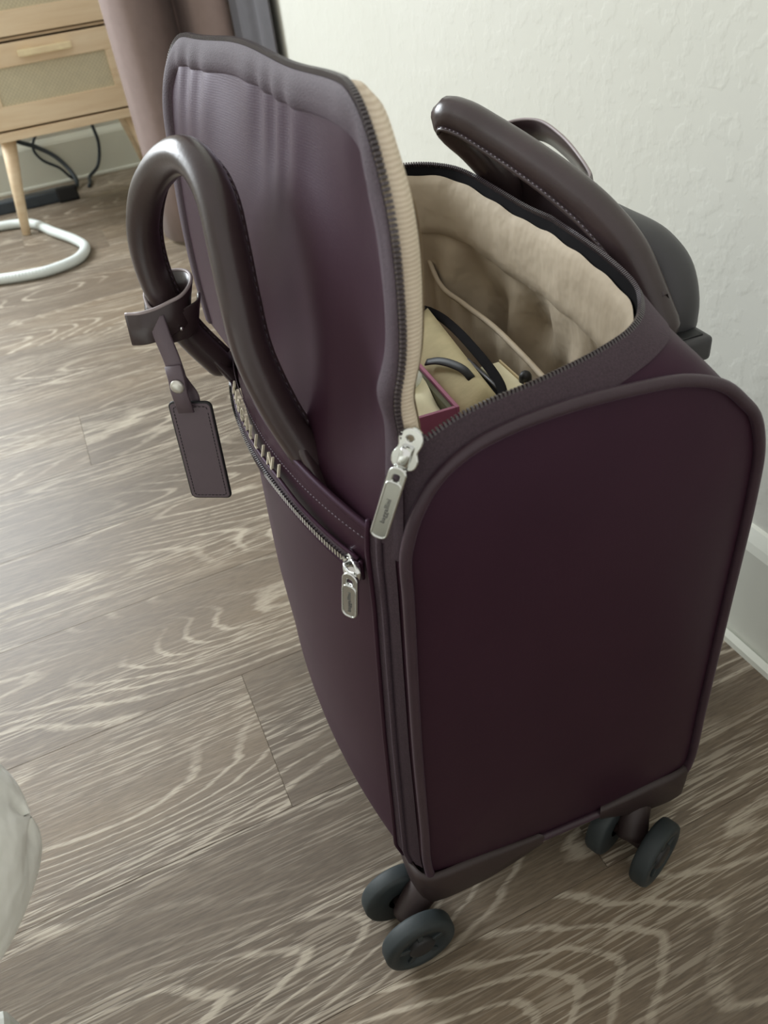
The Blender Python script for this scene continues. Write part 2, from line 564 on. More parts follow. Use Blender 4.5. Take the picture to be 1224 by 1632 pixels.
# cables and adapter beneath it
cab = mat('black_cable', (44, 52, 58), .5)
tag(mesh_obj('power_cable', *tube(catmull([(.195, 3.02, .25), (.197, 3.03, .17), (.20, 3.035, .10), (.175, 3.03, .035), (.135, 3.0, .012), (.128, 2.95, .0055), (.118, 2.90, .0055)], 40), .0055, 8), cab),
    'dark cable looping down the baseboard near the nightstand rear right leg', 'cable')
tag(mesh_obj('power_cable', *tube(catmull([(.06, 3.042, .235), (.045, 3.044, .19), (.003, 3.045, .15), (-.01, 3.045, .12), (.005, 3.044, .085), (.05, 3.042, .05), (.075, 3.041, .015), (.09, 3.040, .0045)], 40), .0045, 8), cab),
    'thin dark cable curling behind the nightstand beside a thicker bundle', 'cable')
tag(mesh_obj('power_cable', *tube(catmull([(-.08, 3.0, .20), (-.05, 3.02, .16), (.0, 3.03, .13), (.05, 3.02, .09), (.08, 2.99, .045), (.085, 2.94, .012), (.05, 2.88, .012)], 40), .0075, 8), cab),
    'thick dark cable drooping diagonally under the nightstand to the adapter', 'cable')
ad = tag(empty('power_adapter', (.0, 2.83, 0)), 'dark power strip with adapter on the floor under the nightstand', 'power strip')
mesh_obj('body', *box((-.24, -.025, .0), (.05, .025, .035), .005), mat('slate_plastic', (58, 66, 74), .5), ad, False)
mesh_obj('plug', *box((.01, -.045, .0), (.075, -.026, .045), .006), BLACK, ad, False)

# white corrugated hose
hp = catmull([(-2.2, 2.30, .014), (-1.5, 2.45, .014), (-.85, 2.62, .014), (-.45, 2.66, .014), (-.25, 2.64, .014), (-.106, 2.600, .014), (-.03, 2.425, .014), (.015, 2.305, .014), (.030, 2.225, .014), (.0, 2.145, .014), (-.072, 2.112, .014), (-.14, 2.12, .014), (-.25, 2.16, .014), (-.5, 2.22, .014), (-.9, 2.12, .014), (-1.5, 1.95, .014), (-2.2, 1.9, .014)], 2400)
rad = .0130 + .0005 * np.sin(np.arange(2400) * math.pi / 2)
hose = tag(mesh_obj('corrugated_hose', *tube(hp, rad, 10), mat('white_hose', (226, 234, 232), .45, .03)), 'white corrugated hose bent in a loop on the plank floor', 'hose')
hose.location.z = .0


# curtains
def curtain(name, pts, nv, col, label, zt=2.35, zb=.012):
    P = catmull(pts, nv); zs = np.linspace(zb, zt, 14); V = np.zeros((nv, 14, 3))
    c = P.mean(0)
    for j, z in enumerate(zs):
        k = 1.0 - .10 * (z / zt)
        V[:, j, 0] = c[0] + (P[:, 0] - c[0]) * k; V[:, j, 1] = c[1] + (P[:, 1] - c[1]) * k; V[:, j, 2] = z
    o = mesh_obj(name, *grid(V), col)
    md = o.modifiers.new('thickness', 'SOLIDIFY'); md.thickness = .003; md.offset = 0
    return tag(o, label, 'curtain')


CUR1 = mat('taupe_curtain', (142, 124, 119), .85, .05, 40, 900, .2, .0005, sheen=.1)
CUR2 = mat('slate_curtain', (84, 82, 86), .85, .05, 40, 900, .2, .0005)
curtain('curtain', [(.236, 2.16), (.248, 2.10), (.285, 2.055), (.340, 2.075), (.385, 2.15), (.408, 2.20), (.418, 2.13), (.420, 2.04), (.445, 1.985), (.478, 1.965), (.492, 1.99), (.496, 2.06)], 100, CUR1, 'taupe curtain in soft folds hanging to the floor beside the nightstand')
curtain('curtain', [(.480, 1.945), (.489, 1.91), (.478, 1.87), (.482, 1.82), (.493, 1.79), (.488, 1.75), (.4975, 1.70)], 50, CUR2, 'slate grey curtain edge flat against the white plaster wall')

# ------------------------------------------------------------------ bed corner
bed = tag(empty('bed', (-.7, -.35, 0)), 'white bed base with leg under the overhanging duvet', 'bed')
BW = mat('white_bed_panel', (224, 226, 220), .6, .03)
mesh_obj('base_panel', *box((-.5, -.62, .06), (.528, .600, .215), .006), BW, bed, False)
for lx in (-.46, .500):
    for ly in (-.58, .570):
        mesh_obj('leg', *box((lx - .022, ly - .022, 0), (lx + .022, ly + .022  , .062), .003), BW, bed, False)


def duvet():
    n, mm = 160, 60; V = np.zeros((n, mm, 3))
    cx, cy, cz = -.66, -.365, .335
    pw = lambda v, e: math.copysign(abs(v) ** e, v)
    for i in range(n):
        a = 2 * math.pi * i / n
        for j in range(mm):
            b = -math.pi / 2 + math.pi * j / (mm - 1)
            ca, sa, cb, sb = math.cos(a), math.sin(a), math.cos(b), math.sin(b)
            e1, e2 = .24, .62
            x = .475 * pw(ca, e1) * pw(cb, e2); y = .625 * pw(sa, e1) * pw(cb, e2); z = .115 * pw(sb, e2)
            w = .003 * math.sin(y * 60 + z * 35) + .003 * math.sin(x * 41 - z * 47) + .004 * math.sin((y + z) * 95)
            px_, py_, pz_ = cx + x, cy + y, cz + z
            ed = cb ** .3
            V[i, j] = (px_ + ca * w, py_ + sa * w, pz_ + .004 * math.sin(x * 30) * math.sin(y * 27))
    v, f = grid(V, True)
    # rolled edge of the cover along the foot of the bed
    c_ = np.array((-.17, .265, .335)); r_ = np.array((.058, .062, .068)); nL = 70; B = np.zeros((48, nL, 3))
    for j in range(nL):
        u = j / (nL - 1)
        if u < .35:
            th = (1 - u / .35) * math.pi / 2; ox, k = r_[0] * math.sin(th), max(math.cos(th), .02)
        elif u < .92: ox, k = -(u - .35) / .57 * .88, 1.0
        else: ox, k = -.88 - .05 * math.sin((u - .92) / .08 * math.pi / 2), max(math.cos((u - .92) / .08 * math.pi / 2), .02)
        for i in range(48):
            a = 2 * math.pi * i / 48; cy_, sz_ = math.cos(a), math.sin(a)
            q = 1 + .035 * math.sin(ox * 60 + 2 * a) + .025 * math.sin(ox * 95 - 3 * a + 1) - .06 * math.exp(-((sz_ + .25 - ox * 1.5) / .12) ** 2) * max(cy_, 0) + .02 * math.sin(5 * a + ox * 40)
            B[i, j] = (c_[0] + ox * (1 + .03 * math.sin(3 * a)), c_[1] + r_[1] * k * cy_ * q, c_[2] + r_[2] * k * sz_ * q)
    v2, f2 = grid(B, True); n0 = len(v)
    return v + v2, f + [tuple(k + n0 for k in q) for q in f2]


tag(mesh_obj('duvet', *duvet(), mat('white_cotton', (252, 252, 246), .85, .01, 20, 45, .45, .012)), 'crumpled white duvet bulging over the bed edge', 'duvet')

# ================================================================== SUITCASE
W = .36
bag = empty('suitcase', (.085, .272, 0), math.radians(-4))
tag(bag, 'open aubergine wheeled carry-on with its front flap unzipped and standing up', 'suitcase')

# side profile (x,z), clockwise from the hinge height on the front, downwards
prof_full = [(.0140, .400), (.0125, .370), (.0090, .310), (.0050, .234), (.0020, .150), (.0000, .095), (.003, .076), (.015, .068), (.06, .066), (.115, .066), (.17, .066), (.212, .067), (.225, .075), (.229, .090), (.229, .153), (.229, .256),
             (.229, .363), (.2265, .395), (.2185, .4185), (.209, .430), (.194, .444), (.170, .4545), (.137, .4590), (.103, .4605), (.070, .4580), (.050, .4525), (.034, .4420), (.0225, .4255), (.0165, .4100)]
prof = catmull(prof_full, 240, True)


def shape(y): return 1 - np.abs(2 * y / W - 1) ** 2.2


def fbulge(y, z):
    b = np.interp(z, [.066, .10, .22, .33, .39, .42], [.012, .024, .036, .043, .047, .038])
    g = np.interp(z, [.066, .08, .10, .22, .35], [.0, .006, .009, .004, 0])
    e = np.minimum(y, W - y)
    return -b * shape(y) - g * smooth01(e / .02)


# lower body: front (below the pocket edge), bottom, back as one loft over the width
i_hinge = 0
i_back = int(np.argmin(np.hypot(prof[:, 0] - .2265, prof[:, 1] - .395)))
low = prof[i_hinge:i_back + 1]
ys = .5 * W * (1 - np.cos(np.linspace(0, math.pi, 61)))
V = np.zeros((len(low), len(ys), 3))
for i, (x, z) in enumerate(low):
    wf = np.clip((.10 - x) / .10, 0, 1) if z > .069 else np.clip((.05 - x) / .05, 0, 1) ** 2
    for j, y in enumerate(ys):
        dx = fbulge(y, z) * wf
        zz = z + (.012 * shape(y) * np.clip((z - .33) / .07, 0, 1) if x < .05 else 0)
        bk = .006 * shape(y) * np.clip((x - .2) / .029, 0, 1)
        V[i, j] = (x + dx + bk, y, zz)
mesh_obj('body_shell', *grid(V), NYLON, bag)
FRONT_TOP = V[0].copy()


def front_pt(y, z, off=0.0):
    """point on the front face"""
    x = np.interp(z - .012 * shape(y) * np.clip((z - .33) / .07, 0, 1), [.095, .15, .234, .31, .37, .40, .42], [0, .002, .005, .009, .0125, .014, .0165])
    return np.array([x + fbulge(y, z) - off, y, z])


# side panels
cen = np.array([.115, .26])
for y0, sg in ((0, -1), (W, 1)):
    rings = []
    for k in range(13):
        t = 1 - k / 13
        d = .011 * (1 - t ** 4) if sg < 0 else .008 * (1 - t ** 4)
        ring = np.stack([cen[0] + (prof[:, 0] - cen[0]) * t, np.full(len(prof), y0 + sg * d), cen[1] + (prof[:, 1] - cen[1]) * t], 1)
        rings.append(ring)
    V = np.array(rings); v, f = grid(np.transpose(V, (1, 0, 2)), True)
    nv = 13; c = len(v); v.append(np.array([cen[0], y0 + sg * .011 if sg < 0 else y0 + sg * .008, cen[1]]))
    for i in range(len(prof)): f.append((i * nv + nv - 1, ((i + 1) % len(prof)) * nv + nv - 1, c))
    mesh_obj('side_panel', v, f, NYLON_SIDE, bag)
    # piping cord around the panel
    pp = np.stack([prof[:, 0], np.full(len(prof), y0 + sg * .002), prof[:, 1]], 1)
    ce = np.array([.115, y0, .26])
    mesh_obj('piping', *tube(pp, .0034, 10, True), PIPE, bag)

# rim of the opening (half, mirrored)
rim_half = [(.004, .016, .400), (.0075, .0125, .424), (.0135, .0095, .444), (.024, .007, .456), (.032, .006, .4590), (.049, .006, .4655), (.066, .006, .4690), (.085, .007, .4705), (.101, .009, .4715), (.118, .012, .4725), (.134, .016, .4735), (.152, .023, .4745), (.164, .032, .475), (.174, .045, .4755),
            (.183, .063, .476), (.192, .113, .477), (.197, .18, .478)]
rh = catmull(rim_half, 90)
rim = np.concatenate([rh, np.stack([rh[::-1, 0], W - rh[::-1, 1], rh[::-1, 2]], 1)[1:]])
rim[:, 2] += .013 * smooth01((rim[:, 1] - .20) / .13) * np.clip((rim[:, 0] - .0) / .03, 0, 1)
# outer edge of the gusset, matching the rim
topprof = np.concatenate([prof[i_back:], prof[:1]])[::-1]      # from the hinge over the top to the back
nA = int(len(topprof))
outer_half = [(p[0], 0, p[1]) for p in topprof] + [(.2275, y, .395) for y in np.linspace(.012, W / 2, 30)]
oh = np.array(outer_half)
# parameterise by matching key stations
so = np.concatenate([[0], np.cumsum(np.linalg.norm(np.diff(oh, axis=0), axis=1))]); sr = np.concatenate([[0], np.cumsum(np.linalg.norm(np.diff(rh, axis=0), axis=1))])


def s_of(P, S, x=None, y=None):
    if x is not None:
        i = int(np.argmin(np.abs(P[:nA, 0] - x) + 10 * (P[:nA, 2] < .43)))
        return S[i]
    return S[int(np.argmin(np.abs(P[:, 1] - y)))]


kr = [0, sr[np.argmin(np.abs(rh[:, 2] - .447))], sr[np.argmin(np.abs(rh[:, 0] - .04))], sr[np.argmin(np.abs(rh[:, 0] - .108))], sr[np.argmin(np.abs(rh[:, 0] - .152))], sr[np.argmin(np.abs(rh[:, 0] - .176))], sr[np.argmin(np.abs(rh[:, 1] - .10))], sr[-1]]
ko = [0, s_of(oh, so, x=.0225), s_of(oh, so, x=.045), s_of(oh, so, x=.11), s_of(oh, so, x=.165), so[nA - 1] - .02, so[np.argmin(np.abs(oh[:, 1] - .08))], so[-1]]
om = np.stack([np.interp(np.interp(sr, kr, ko), so, oh[:, k]) for k in range(3)], 1)
outer = np.concatenate([om, np.stack([om[::-1, 0], W - om[::-1, 1], om[::-1, 2]], 1)[1:]])
NG = 9
V = np.zeros((len(rim), NG, 3))
for j in range(NG):
    t = j / (NG - 1)
    P = outer * (1 - t) + rim * t
    P[:, 2] += .0025 * math.sin(math.pi * t)
    V[:, j] = P
mesh_obj('top_gusset', *grid(V), NYLON, bag)
GUS = V


def gus(i, t):
    f = t * (NG - 1); j = min(int(f), NG - 2); a = f - j
    return GUS[i, j] * (1 - a) + GUS[i, j + 1] * a


# zipper tape round the rim (fixed width), teeth on its edge
tapeV = []
for i in range(len(rim)):
    d = np.linalg.norm(outer[i] - rim[i]); t0 = max(.02, 1 - .019 / max(d, 1e-6))
    nrm = np.array([0, 0, 1.0]) * .0012 + np.array([0, -.0008 if i < len(rim) / 2 else .0008, 0])
    tapeV.append([gus(i, t0 + (1 - t0) * k / 4) + nrm for k in range(5)] + [rim[i] + np.array([0, 0, .0016])])
mesh_obj('zipper_tape', *grid(np.array(tapeV)), TAPE, bag)


def teeth(name, P, N, pitch, size, material, parent):
    """row of small blocks along path P; N outward direction of each tooth"""
    P = np.array(P); s = np.concatenate([[0], np.cumsum(np.linalg.norm(np.diff(P, axis=0), axis=1))]); n = int(s[-1] / pitch)
    mb = MB(); N = np.broadcast_to(np.array(N, float), P.shape)
    for k in range(n):
        q = (k + .5) * pitch
        p = np.array([np.interp(q, s, P[:, c]) for c in range(3)]); p2 = np.array([np.interp(q + 1e-4, s, P[:, c]) for c in range(3)])
        t = unit(p2 - p); nn = np.array([np.interp(q, s, N[:, c]) for c in range(3)]); nn = unit(nn - t * (nn @ t)); bt = np.cross(t, nn)
        M = frame_m(p, t, nn, bt)
        mb.add(*xform(box((-size[0] / 2, -size[1] / 2, -size[2] / 2), (size[0] / 2, size[1] / 2, size[2] / 2), 0), M))
    o = mb.build(name, material, parent, False); o['kind'] = 'stuff'
    return o


inward = np.zeros_like(rim)
for i in range(len(rim)): inward[i] = unit(rim[i] - outer[i] + np.array([0, 0, .01]))
zk = rim[:, 2] > .4565
teeth('zipper_teeth', (rim + inward * .0004 + np.array([0, 0, .0008]))[zk], inward[zk], .0021, (.0012, .0030, .0024), TEETH_DARK, bag)
# inner face of the tape
rows = []
for i in range(len(rim)):
    n_ = inward[i] * np.array([1, 1, 0]); n_ = unit(n_ + 1e-9)
    rows.append([rim[i], rim[i] + n_ * .001 - np.array([0, 0, .003]), rim[i] + n_ * .002 - np.array([0, 0, .008])])
mesh_obj('zipper_tape_inside', *grid(np.array(rows)[zk]), MATTE, bag)

# closed zip bands down the two front corners
for near in (True, False):
    zs = np.linspace(.082, .412, 70); rows = []; ridge = []
    for z in zs:
        row = []
        for y in np.linspace(.0045, .021, 8):
            p = front_pt(y, z, .0014 + .0006 * math.sin(y * 900)); row.append(p)
        p = front_pt(.013, z, .0022); ridge.append(p)
        rows.append(row)
    R_ = np.array(rows); rg = np.array(ridge); e2 = R_[:, -1].copy(); e2[:, 0] -= .0004
    if not near:
        R_[:, :, 1] = W - R_[:, :, 1]; rg[:, 1] = W - rg[:, 1]; e2[:, 1] = W - e2[:, 1]
    z_ = mesh_obj('zipper_tape', *grid(R_), TAPE, bag)
    mesh_obj('seam_ridge', *tube(rg, .0018, 8), TAPE, z_)
    mesh_obj('seam_ridge', *tube(e2, .0016, 8), NYLON, z_)

# ---- lining of the main compartment
LR = rim[rim[:, 2] > .4585]
nr = len(LR)
lin = []
levels = [(.0062, .0035, 0), (.0085, .0055, .0004), (.0125, .0070, .0006), (.025, .0080, .0007), (.042, .0078, .0007), (.0500, .0072, .0005), (.0515, .0050, .0)]
zfloor = .10


def plan_in(Pl, i):
    t = unit((Pl[min(i + 2, len(Pl) - 1)] - Pl[max(i - 2, 0)]) * np.array([1, 1, 0])); n_ = np.array([-t[1], t[0], 0])
    return n_ if n_ @ ((np.array([.10, W / 2, 0]) - Pl[i]) * np.array([1, 1, 0])) > 0 else -n_


for k, (dz, inn, rp) in enumerate(levels):
    ring = []
    for i in range(nr):
        wob = rp * .6 * (math.sin(i * .31) + math.sin(i * .17 + 1) + .3 * math.sin(i * .9))
        ring.append(LR[i] + plan_in(LR, i) * (inn + wob) - np.array([0, 0, dz + .0006 * math.sin(i * .7)]))
    lin.append(ring)
V = np.transpose(np.array(lin), (1, 0, 2))
facing = mesh_obj('lining_facing', *grid(V), LINING, bag)
# walls
ring0 = V[:, -1]
ring0 = np.concatenate([[(.013, ring0[0][1], ring0[0][2])], ring0, [(.013, ring0[-1][1], ring0[-1][2])]]); nr = len(ring0)
rows = []
for k in range(24):
    t = k / 23
    ring = []
    for i in range(nr):
        p = ring0[i].copy(); z0 = p[2]; z = z0 + (zfloor - z0) * t
        n_ = plan_in(ring0, i)
        s = i / nr
        sp = min(1, t * 12)
        out = -.006 * sp
        if .4 < s < .62 or True:
            out += sp * (.0055 * math.sin(s * 46 + t * 9) + .004 * math.sin(s * 83 - t * 14 + 1.3)) * np.clip(1.2 - t, 0, 1)
        q = p + n_ * out
        q[0] = np.clip(q[0], .012, .216); q[1] = np.clip(q[1], .012, W - .008); q[2] = z
        ring.append(q)
    rows.append(ring)
V = np.transpose(np.array(rows), (1, 0, 2))
v, f = grid(V)
nv = 24
# close along the front and the floor
fr = [i for i in range(0)]
f.append(tuple(i * nv + nv - 1 for i in range(0, nr, 1)))
f.append(tuple([k for k in range(nv)] + [(nr - 1) * nv + k for k in range(nv - 1, -1, -1)]))
mesh_obj('lining', v, f, LINING, bag)


# elastic pocket along the back lining
def pocket_edge():
    return catmull([(.168, .338, .408), (.163, .30, .398), (.162, .25, .400), (.163, .20, .401), (.161, .15, .400), (.158, .10, .399), (.160, .05, .40)], 60)


pe = pocket_edge(); rows = []
for k in range(16):
    t = k / 15
    r_ = pe.copy()
    for i in range(60):
        y = pe[i, 1]
        r_[i, 2] = pe[i, 2] - .26 * t
        r_[i, 0] = pe[i, 0] - .004 * math.sin(min(1, t * 3) * math.pi / 2) + .0022 * math.sin(i * .75) * math.exp(-((t - .12) / .2) ** 2) + .012 * t
    rows.append(r_)
pk = mesh_obj('elastic_pocket', *grid(np.array(rows)), LINING, bag)
mesh_obj('pocket_binding', *tube(pe + np.array([0, 0, .001]), .0021, 8), LINING, pk)

# ---- front pocket zip, lettering
zp = []
for y in np.linspace(.030, W - .030, 80):
    z = .374 + .014 * smooth01((y - .02) / .10) * smooth01((W - .02 - y) / .10)
    zp.append((y, z))
rows = [[front_pt(y, z + dz, .0009) for dz in (-.0055, -.003, 0, .003, .0055)] for y, z in zp]
ztp = mesh_obj('pocket_zipper_tape', *grid(np.array(rows)), TAPE, bag)
path = np.array([front_pt(y, z, .0020) for y, z in zp])
nr_ = np.array([(0, 0, 1.0)])
teeth('pocket_zipper_teeth', path, (0, 0, 1.0), .0024, (.0013, .0044, .0018), SILVER, bag)
for dz in (-.0065, .0065):
    pp = np.array([front_pt(y, z + dz, .0008) for y, z in zp]); mesh_obj('pocket_welt', *tube(pp, .0013, 6), NYLON, ztp)
for y in (.028, W - .028):
    pp = np.array([front_pt(y, .374 + dz, .001) for dz in np.linspace(-.0065, .0065, 6)]); mesh_obj('pocket_welt', *tube(pp, .0013, 6), NYLON, ztp)
# rolled pocket edge
pp = FRONT_TOP[2:-2].copy(); pp[:, 0] += .0008
mesh_obj('pocket_edge', *tube(pp, .0022, 8), NYLON, bag)
# stitch line under the pocket edge
mb = MB()
for k in range(110):
    y = .022 + k * (W - .044) / 110
    zt = .400 + .012 * shape(y) - .0055
    a = front_pt(y, zt, .0006); b = front_pt(y + .0019, .400 + .012 * shape(y + .0019) - .0055, .0006)
    mb.add(*tube([a, b], .00035, 4))
st = mb.build('edge_stitching', STITCH, bag); st['kind'] = 'stuff'
# metal lettering
word = 'BAGGALLINI'
y_a, y_b = .222, .106
for k, chh in enumerate(word):
    y = y_a + (y_b - y_a) * k / (len(word) - 1)
    z = .3985
    p = front_pt(y, z, .0012); p2 = front_pt(y - .001, z, .0012); xd = unit(p2 - p); zd = unit(front_pt(y, z + .003, .0012) - front_pt(y, z - .003, .0012)); nd = unit(np.cross(xd, zd)); zd = np.cross(nd, xd)
    mesh_obj('letter', *xform(text_mesh(chh, .0125, .0007), frame_m(p, xd, zd, nd)), GOLDEN, bag, False)

# ---- flap
ZL = np.array([.395, .44, .48, .52, .56, .605])
YL = np.array([0, .03, .08, .13, .18, .24, .30, .36])
XF = np.array([[.013, .004, -.006, -.012, -.014, -.016, -.021, -.027],
               [.018, .013, .006, -.003, -.008, -.014, -.020, -.0275],
               [.0195, .020, .014, .004, -.001, -.009, -.017, -.0255],
               [.0245, .0255, .019, .010, .006, -.003, -.012, -.021],
               [.0255, .0275, .025, .020, .016, .007, -.004, -.015],
               [.024, .027, .029, .028, .025, .019, .011, -.002]])


def cubic_interp(xs, fs, x):
    """smooth 1d interpolation through samples (cardinal)"""
    i = int(np.clip(np.searchsorted(xs, x) - 1, 0, len(xs) - 2)); h = xs[i + 1] - xs[i]; t = (x - xs[i]) / h
    def tan(j):
        if j == 0: return (fs[1] - fs[0]) / (xs[1] - xs[0])
        if j == len(xs) - 1: return (fs[-1] - fs[-2]) / (xs[-1] - xs[-2])
        return (fs[j + 1] - fs[j - 1]) / (xs[j + 1] - xs[j - 1])
    m1, m2 = tan(i) * h, tan(i + 1) * h; t2, t3 = t * t, t ** 3
    return (2 * t3 - 3 * t2 + 1) * fs[i] + (t3 - 2 * t2 + t) * m1 + (-2 * t3 + 3 * t2) * fs[i + 1] + (t3 - t2) * m2


def flap_x(y, z):
    col = [cubic_interp(YL, XF[k], y) for k in range(len(ZL))]
    x = cubic_interp(ZL, np.array(col), z)
    x += -.0045 * math.exp(-((y - .085 - (z - .5) * .1) / .022) ** 2 - ((z - .485) / .045) ** 2)
    x += .0045 * math.exp(-((y - .048) / .02) ** 2 - ((z - .465) / .03) ** 2)
    x += -.004 * math.exp(-((y - .012) / .014) ** 2 - ((z - .488) / .012) ** 2)
    d = ztop(y) - z
    x += .0011 * math.sin(y * 165 + 3 * math.sin(y * 40)) * math.exp(-((d - .022) / .028) ** 2) * math.sin(min(1, d / .02) * math.pi / 2)
    return x


def ztop(y):
    ra, rb, zt = .050, .040, .602
    z = zt + .0015 * math.sin(y * 36)
    if y < ra: z -= ra - math.sqrt(max(0, ra * ra - (ra - y) ** 2))
    if y > W - rb: z -= rb - math.sqrt(max(0, rb * rb - (rb - (W - y)) ** 2))
    return z


yc = np.concatenate([.06 * (1 - np.cos(np.linspace(0, math.pi / 2, 26))), np.linspace(.066, W - .056, 60), W - .05 * np.cos(np.linspace(0, math.pi / 2, 0)), W - .05 * (1 - np.cos(np.linspace(math.pi / 2, 0, 26)))])
NV = 72
V = np.zeros((len(yc), NV, 3))
for i, y in enumerate(yc):
    zt = ztop(y)
    for j in range(NV):
        z = .395 + (zt - .395) * (j / (NV - 1))
        V[i, j] = (flap_x(y, z), y, z)
FL = V
# border: closed distance to outline decides the tape band
outline = np.concatenate([FL[0, :, :], FL[1:-1, -1, :], FL[-1, ::-1, :]])
TH = .0125
bandw = .017


def edge_dist(y, z):
    return min(math.sqrt(((outline[::3, 1] - y) ** 2 + (outline[::3, 2] - z) ** 2).min()), 1)


flap = mesh_obj('front_flap', *grid(FL), NYLON, bag)
# binding/tape band standing proud along the outline
oi = catmull(outline[::4], 260)
cy, cz = W / 2, .44
rows = []
for i in range(260):
    p = oi[i]; a = oi[max(i - 1, 0)]; b = oi[min(i + 1, 259)]; t = unit(b - a); n2 = np.array([0, -t[2], t[1]])
    if n2 @ np.array([0, cy - p[1], cz - p[2]]) < 0: n2 = -n2
    row = []
    for k, w in enumerate((0, .002, .006, .010, .0145, .0165)):
        q = p + n2 * w; y, z = np.clip(q[1], 0, W), q[2]
        z = max(min(z, ztop(y)), .396)
        pr = [.0004, .0018, .0024, .0024, .0018, .0][k]
        row.append((flap_x(y, z) - pr, y, z))
    rows.append(row)
mesh_obj('flap_zipper_tape', *grid(np.array(rows)), TAPE, flap)
# edge wall + inner lining
rows = []
for i in range(260):
    p = oi[i]; a = oi[max(i - 1, 0)]; b = oi[min(i + 1, 259)]; t = unit(b - a); n2 = np.array([0, -t[2], t[1]])
    if n2 @ np.array([0, cy - p[1], cz - p[2]]) < 0: n2 = -n2
    row = []
    wv = .0002 * math.sin(i * .9)
    tk = 1 - .75 * smooth01((p[1] - .03) / .06)
    for dx, w in ((0, 0), (.0015, .0006), (.003, .0002), (.006, -.0004 + wv), (.0088, .0002 + wv), (.0110, .003), (.0110, .010), (.0105, .020)):
        q = p + n2 * w; yq = float(np.clip(q[1], 0, W)); q[0] = flap_x(yq, max(min(q[2], ztop(yq)), .396)) + dx * tk; row.append(q)
    rows.append(row)
kb = oi[:, 2] > .462
mesh_obj('flap_binding', *grid(np.array(rows)[kb]), RIB, flap)
IN = FL[6:-14:2, :-5:3].copy(); IN[:, :, 0] += .0118 * (1 - .5 * smooth01((IN[:, :, 1] - .03) / .06)) + .0005
mesh_obj('flap_lining', *grid(IN), LINING, flap)
tp = oi.copy(); tp[:, 0] += .0012
tn = np.zeros_like(tp)
for i in range(260):
    a = oi[max(i - 1, 0)]; b = oi[min(i + 1, 259)]; t = unit(b - a); n2 = np.array([0, -t[2], t[1]])
    if n2 @ np.array([0, cy - tp[i, 1], cz - tp[i, 2]]) < 0: n2 = -n2
    tn[i] = n2
keep = tp[:, 2] > .462
teeth('flap_zipper_teeth', (tp - tn * .0006)[keep], tn[keep], .0021, (.0012, .0036, .0026), TEETH_DARK, flap)

# ---- handles


def handle(name, pts, r, nf, fin_dir):
    h = mesh_obj(name, *round_tube(catmull(pts, 80), r, 18), LEATHER, bag)
    P = catmull(pts, 80); F = frames(P); fd = np.array(fin_dir, float)
    fin = []
    for p, (t, u, w) in list(zip(P, F))[:nf]:
        d = unit(fd - t * (fd @ t)); fin.append(p + d * (r * .93))
    fin = np.array(fin)
    wdir = np.array([unit(q - p) for p, q in zip(P, fin)])
    mesh_obj('seam_fin', *ribbon(fin + wdir * .0012, wdir, .0045, .0026), LEATHER, h)
    mb = MB()
    for i in range(2, nf - 2, 1):
        a = fin[i] + wdir[i] * .0016; b = fin[i] + (fin[i + 1] - fin[i]) * .55 + wdir[i] * .0016
        for s_ in (-1, 1):
            o_ = unit(np.cross(wdir[i], fin[i + 1] - fin[i])) * .0015 * s_; mb.add(*tube([a + o_, b + o_], .0005, 4))
    st_ = mb.build('seam_stitching', STITCH, h); st_['kind'] = 'stuff'
    return h


fh_pts = [(-.002, .092, .388), (-.0085, .100, .410), (-.0175, .1075, .438), (-.024, .115, .473), (-.0235, .121, .501), (-.0215, .131, .524), (-.0195, .146, .546), (-.021, .164, .557), (-.026, .184, .561), (-.0365, .211, .553), (-.0495, .235, .534), (-.0585, .249, .508), (-.0605, .255, .478), (-.056, .256, .450), (-.047, .256, .428), (-.034, .255, .405)]
fh = handle('front_handle', fh_pts, .0103, 80, (1, .2, -.15))
# flattened base tabs
for (a, b, w0, w1) in (((-.0105, .1005, .418), (.0010, .086, .388), .014, .046), ((-.046, .256, .428), (-.022, .258, .392), .012, .040)):
    a = np.array(a); b = np.array(b); P = np.array([a + (b - a) * t for t in np.linspace(0, 1, 6)])
    mesh_obj('handle_tab', *ribbon(P, (.25, .9, .0), np.linspace(w0, w1, 6), .006), LEATHER, fh)

# wrap around the far leg of the front handle
c = np.array((-.0565, .2555, .452))
wp = np.array([(-.030, -.010, -.003), (-.020, -.0165, -.002), (-.006, -.0185, .000), (.008, -.0155, .004), (.0155, -.006, .009), (.0150, .006, .011), (.006, .0145, .010), (-.006, .0150, .006), (-.0145, .008, .001), (-.0165, -.003, -.003), (-.010, -.0125, -.006), (.004, -.0155, -.006), (.016, -.010, -.004), (.0195, .002, -.002)]) + c
wpath = catmull(wp, 80)
wr = mesh_obj('handle_wrap', *ribbon(wpath, (.35, .05, 1.0), .021, .0024), LEATHER, fh)
wv_ = np.array([.35, .05, 1.0])
ed = np.array([p + unit(wv_ - t * (wv_ @ t)) * .0105 for p, (t, u, w) in zip(wpath, frames(wpath))])
mesh_obj('wrap_edge_highlight', *tube(ed[:70], .0013, 6), EDGE_HIGHLIGHT, fh)  # strap edge with its highlight line painted pale
mesh_obj('snap_stud', *tube([c + np.array((.0035, -.019, -.007)), c + np.array((.0035, -.0205, -.007))], [.0016, .0012], 10), SILVER, fh)

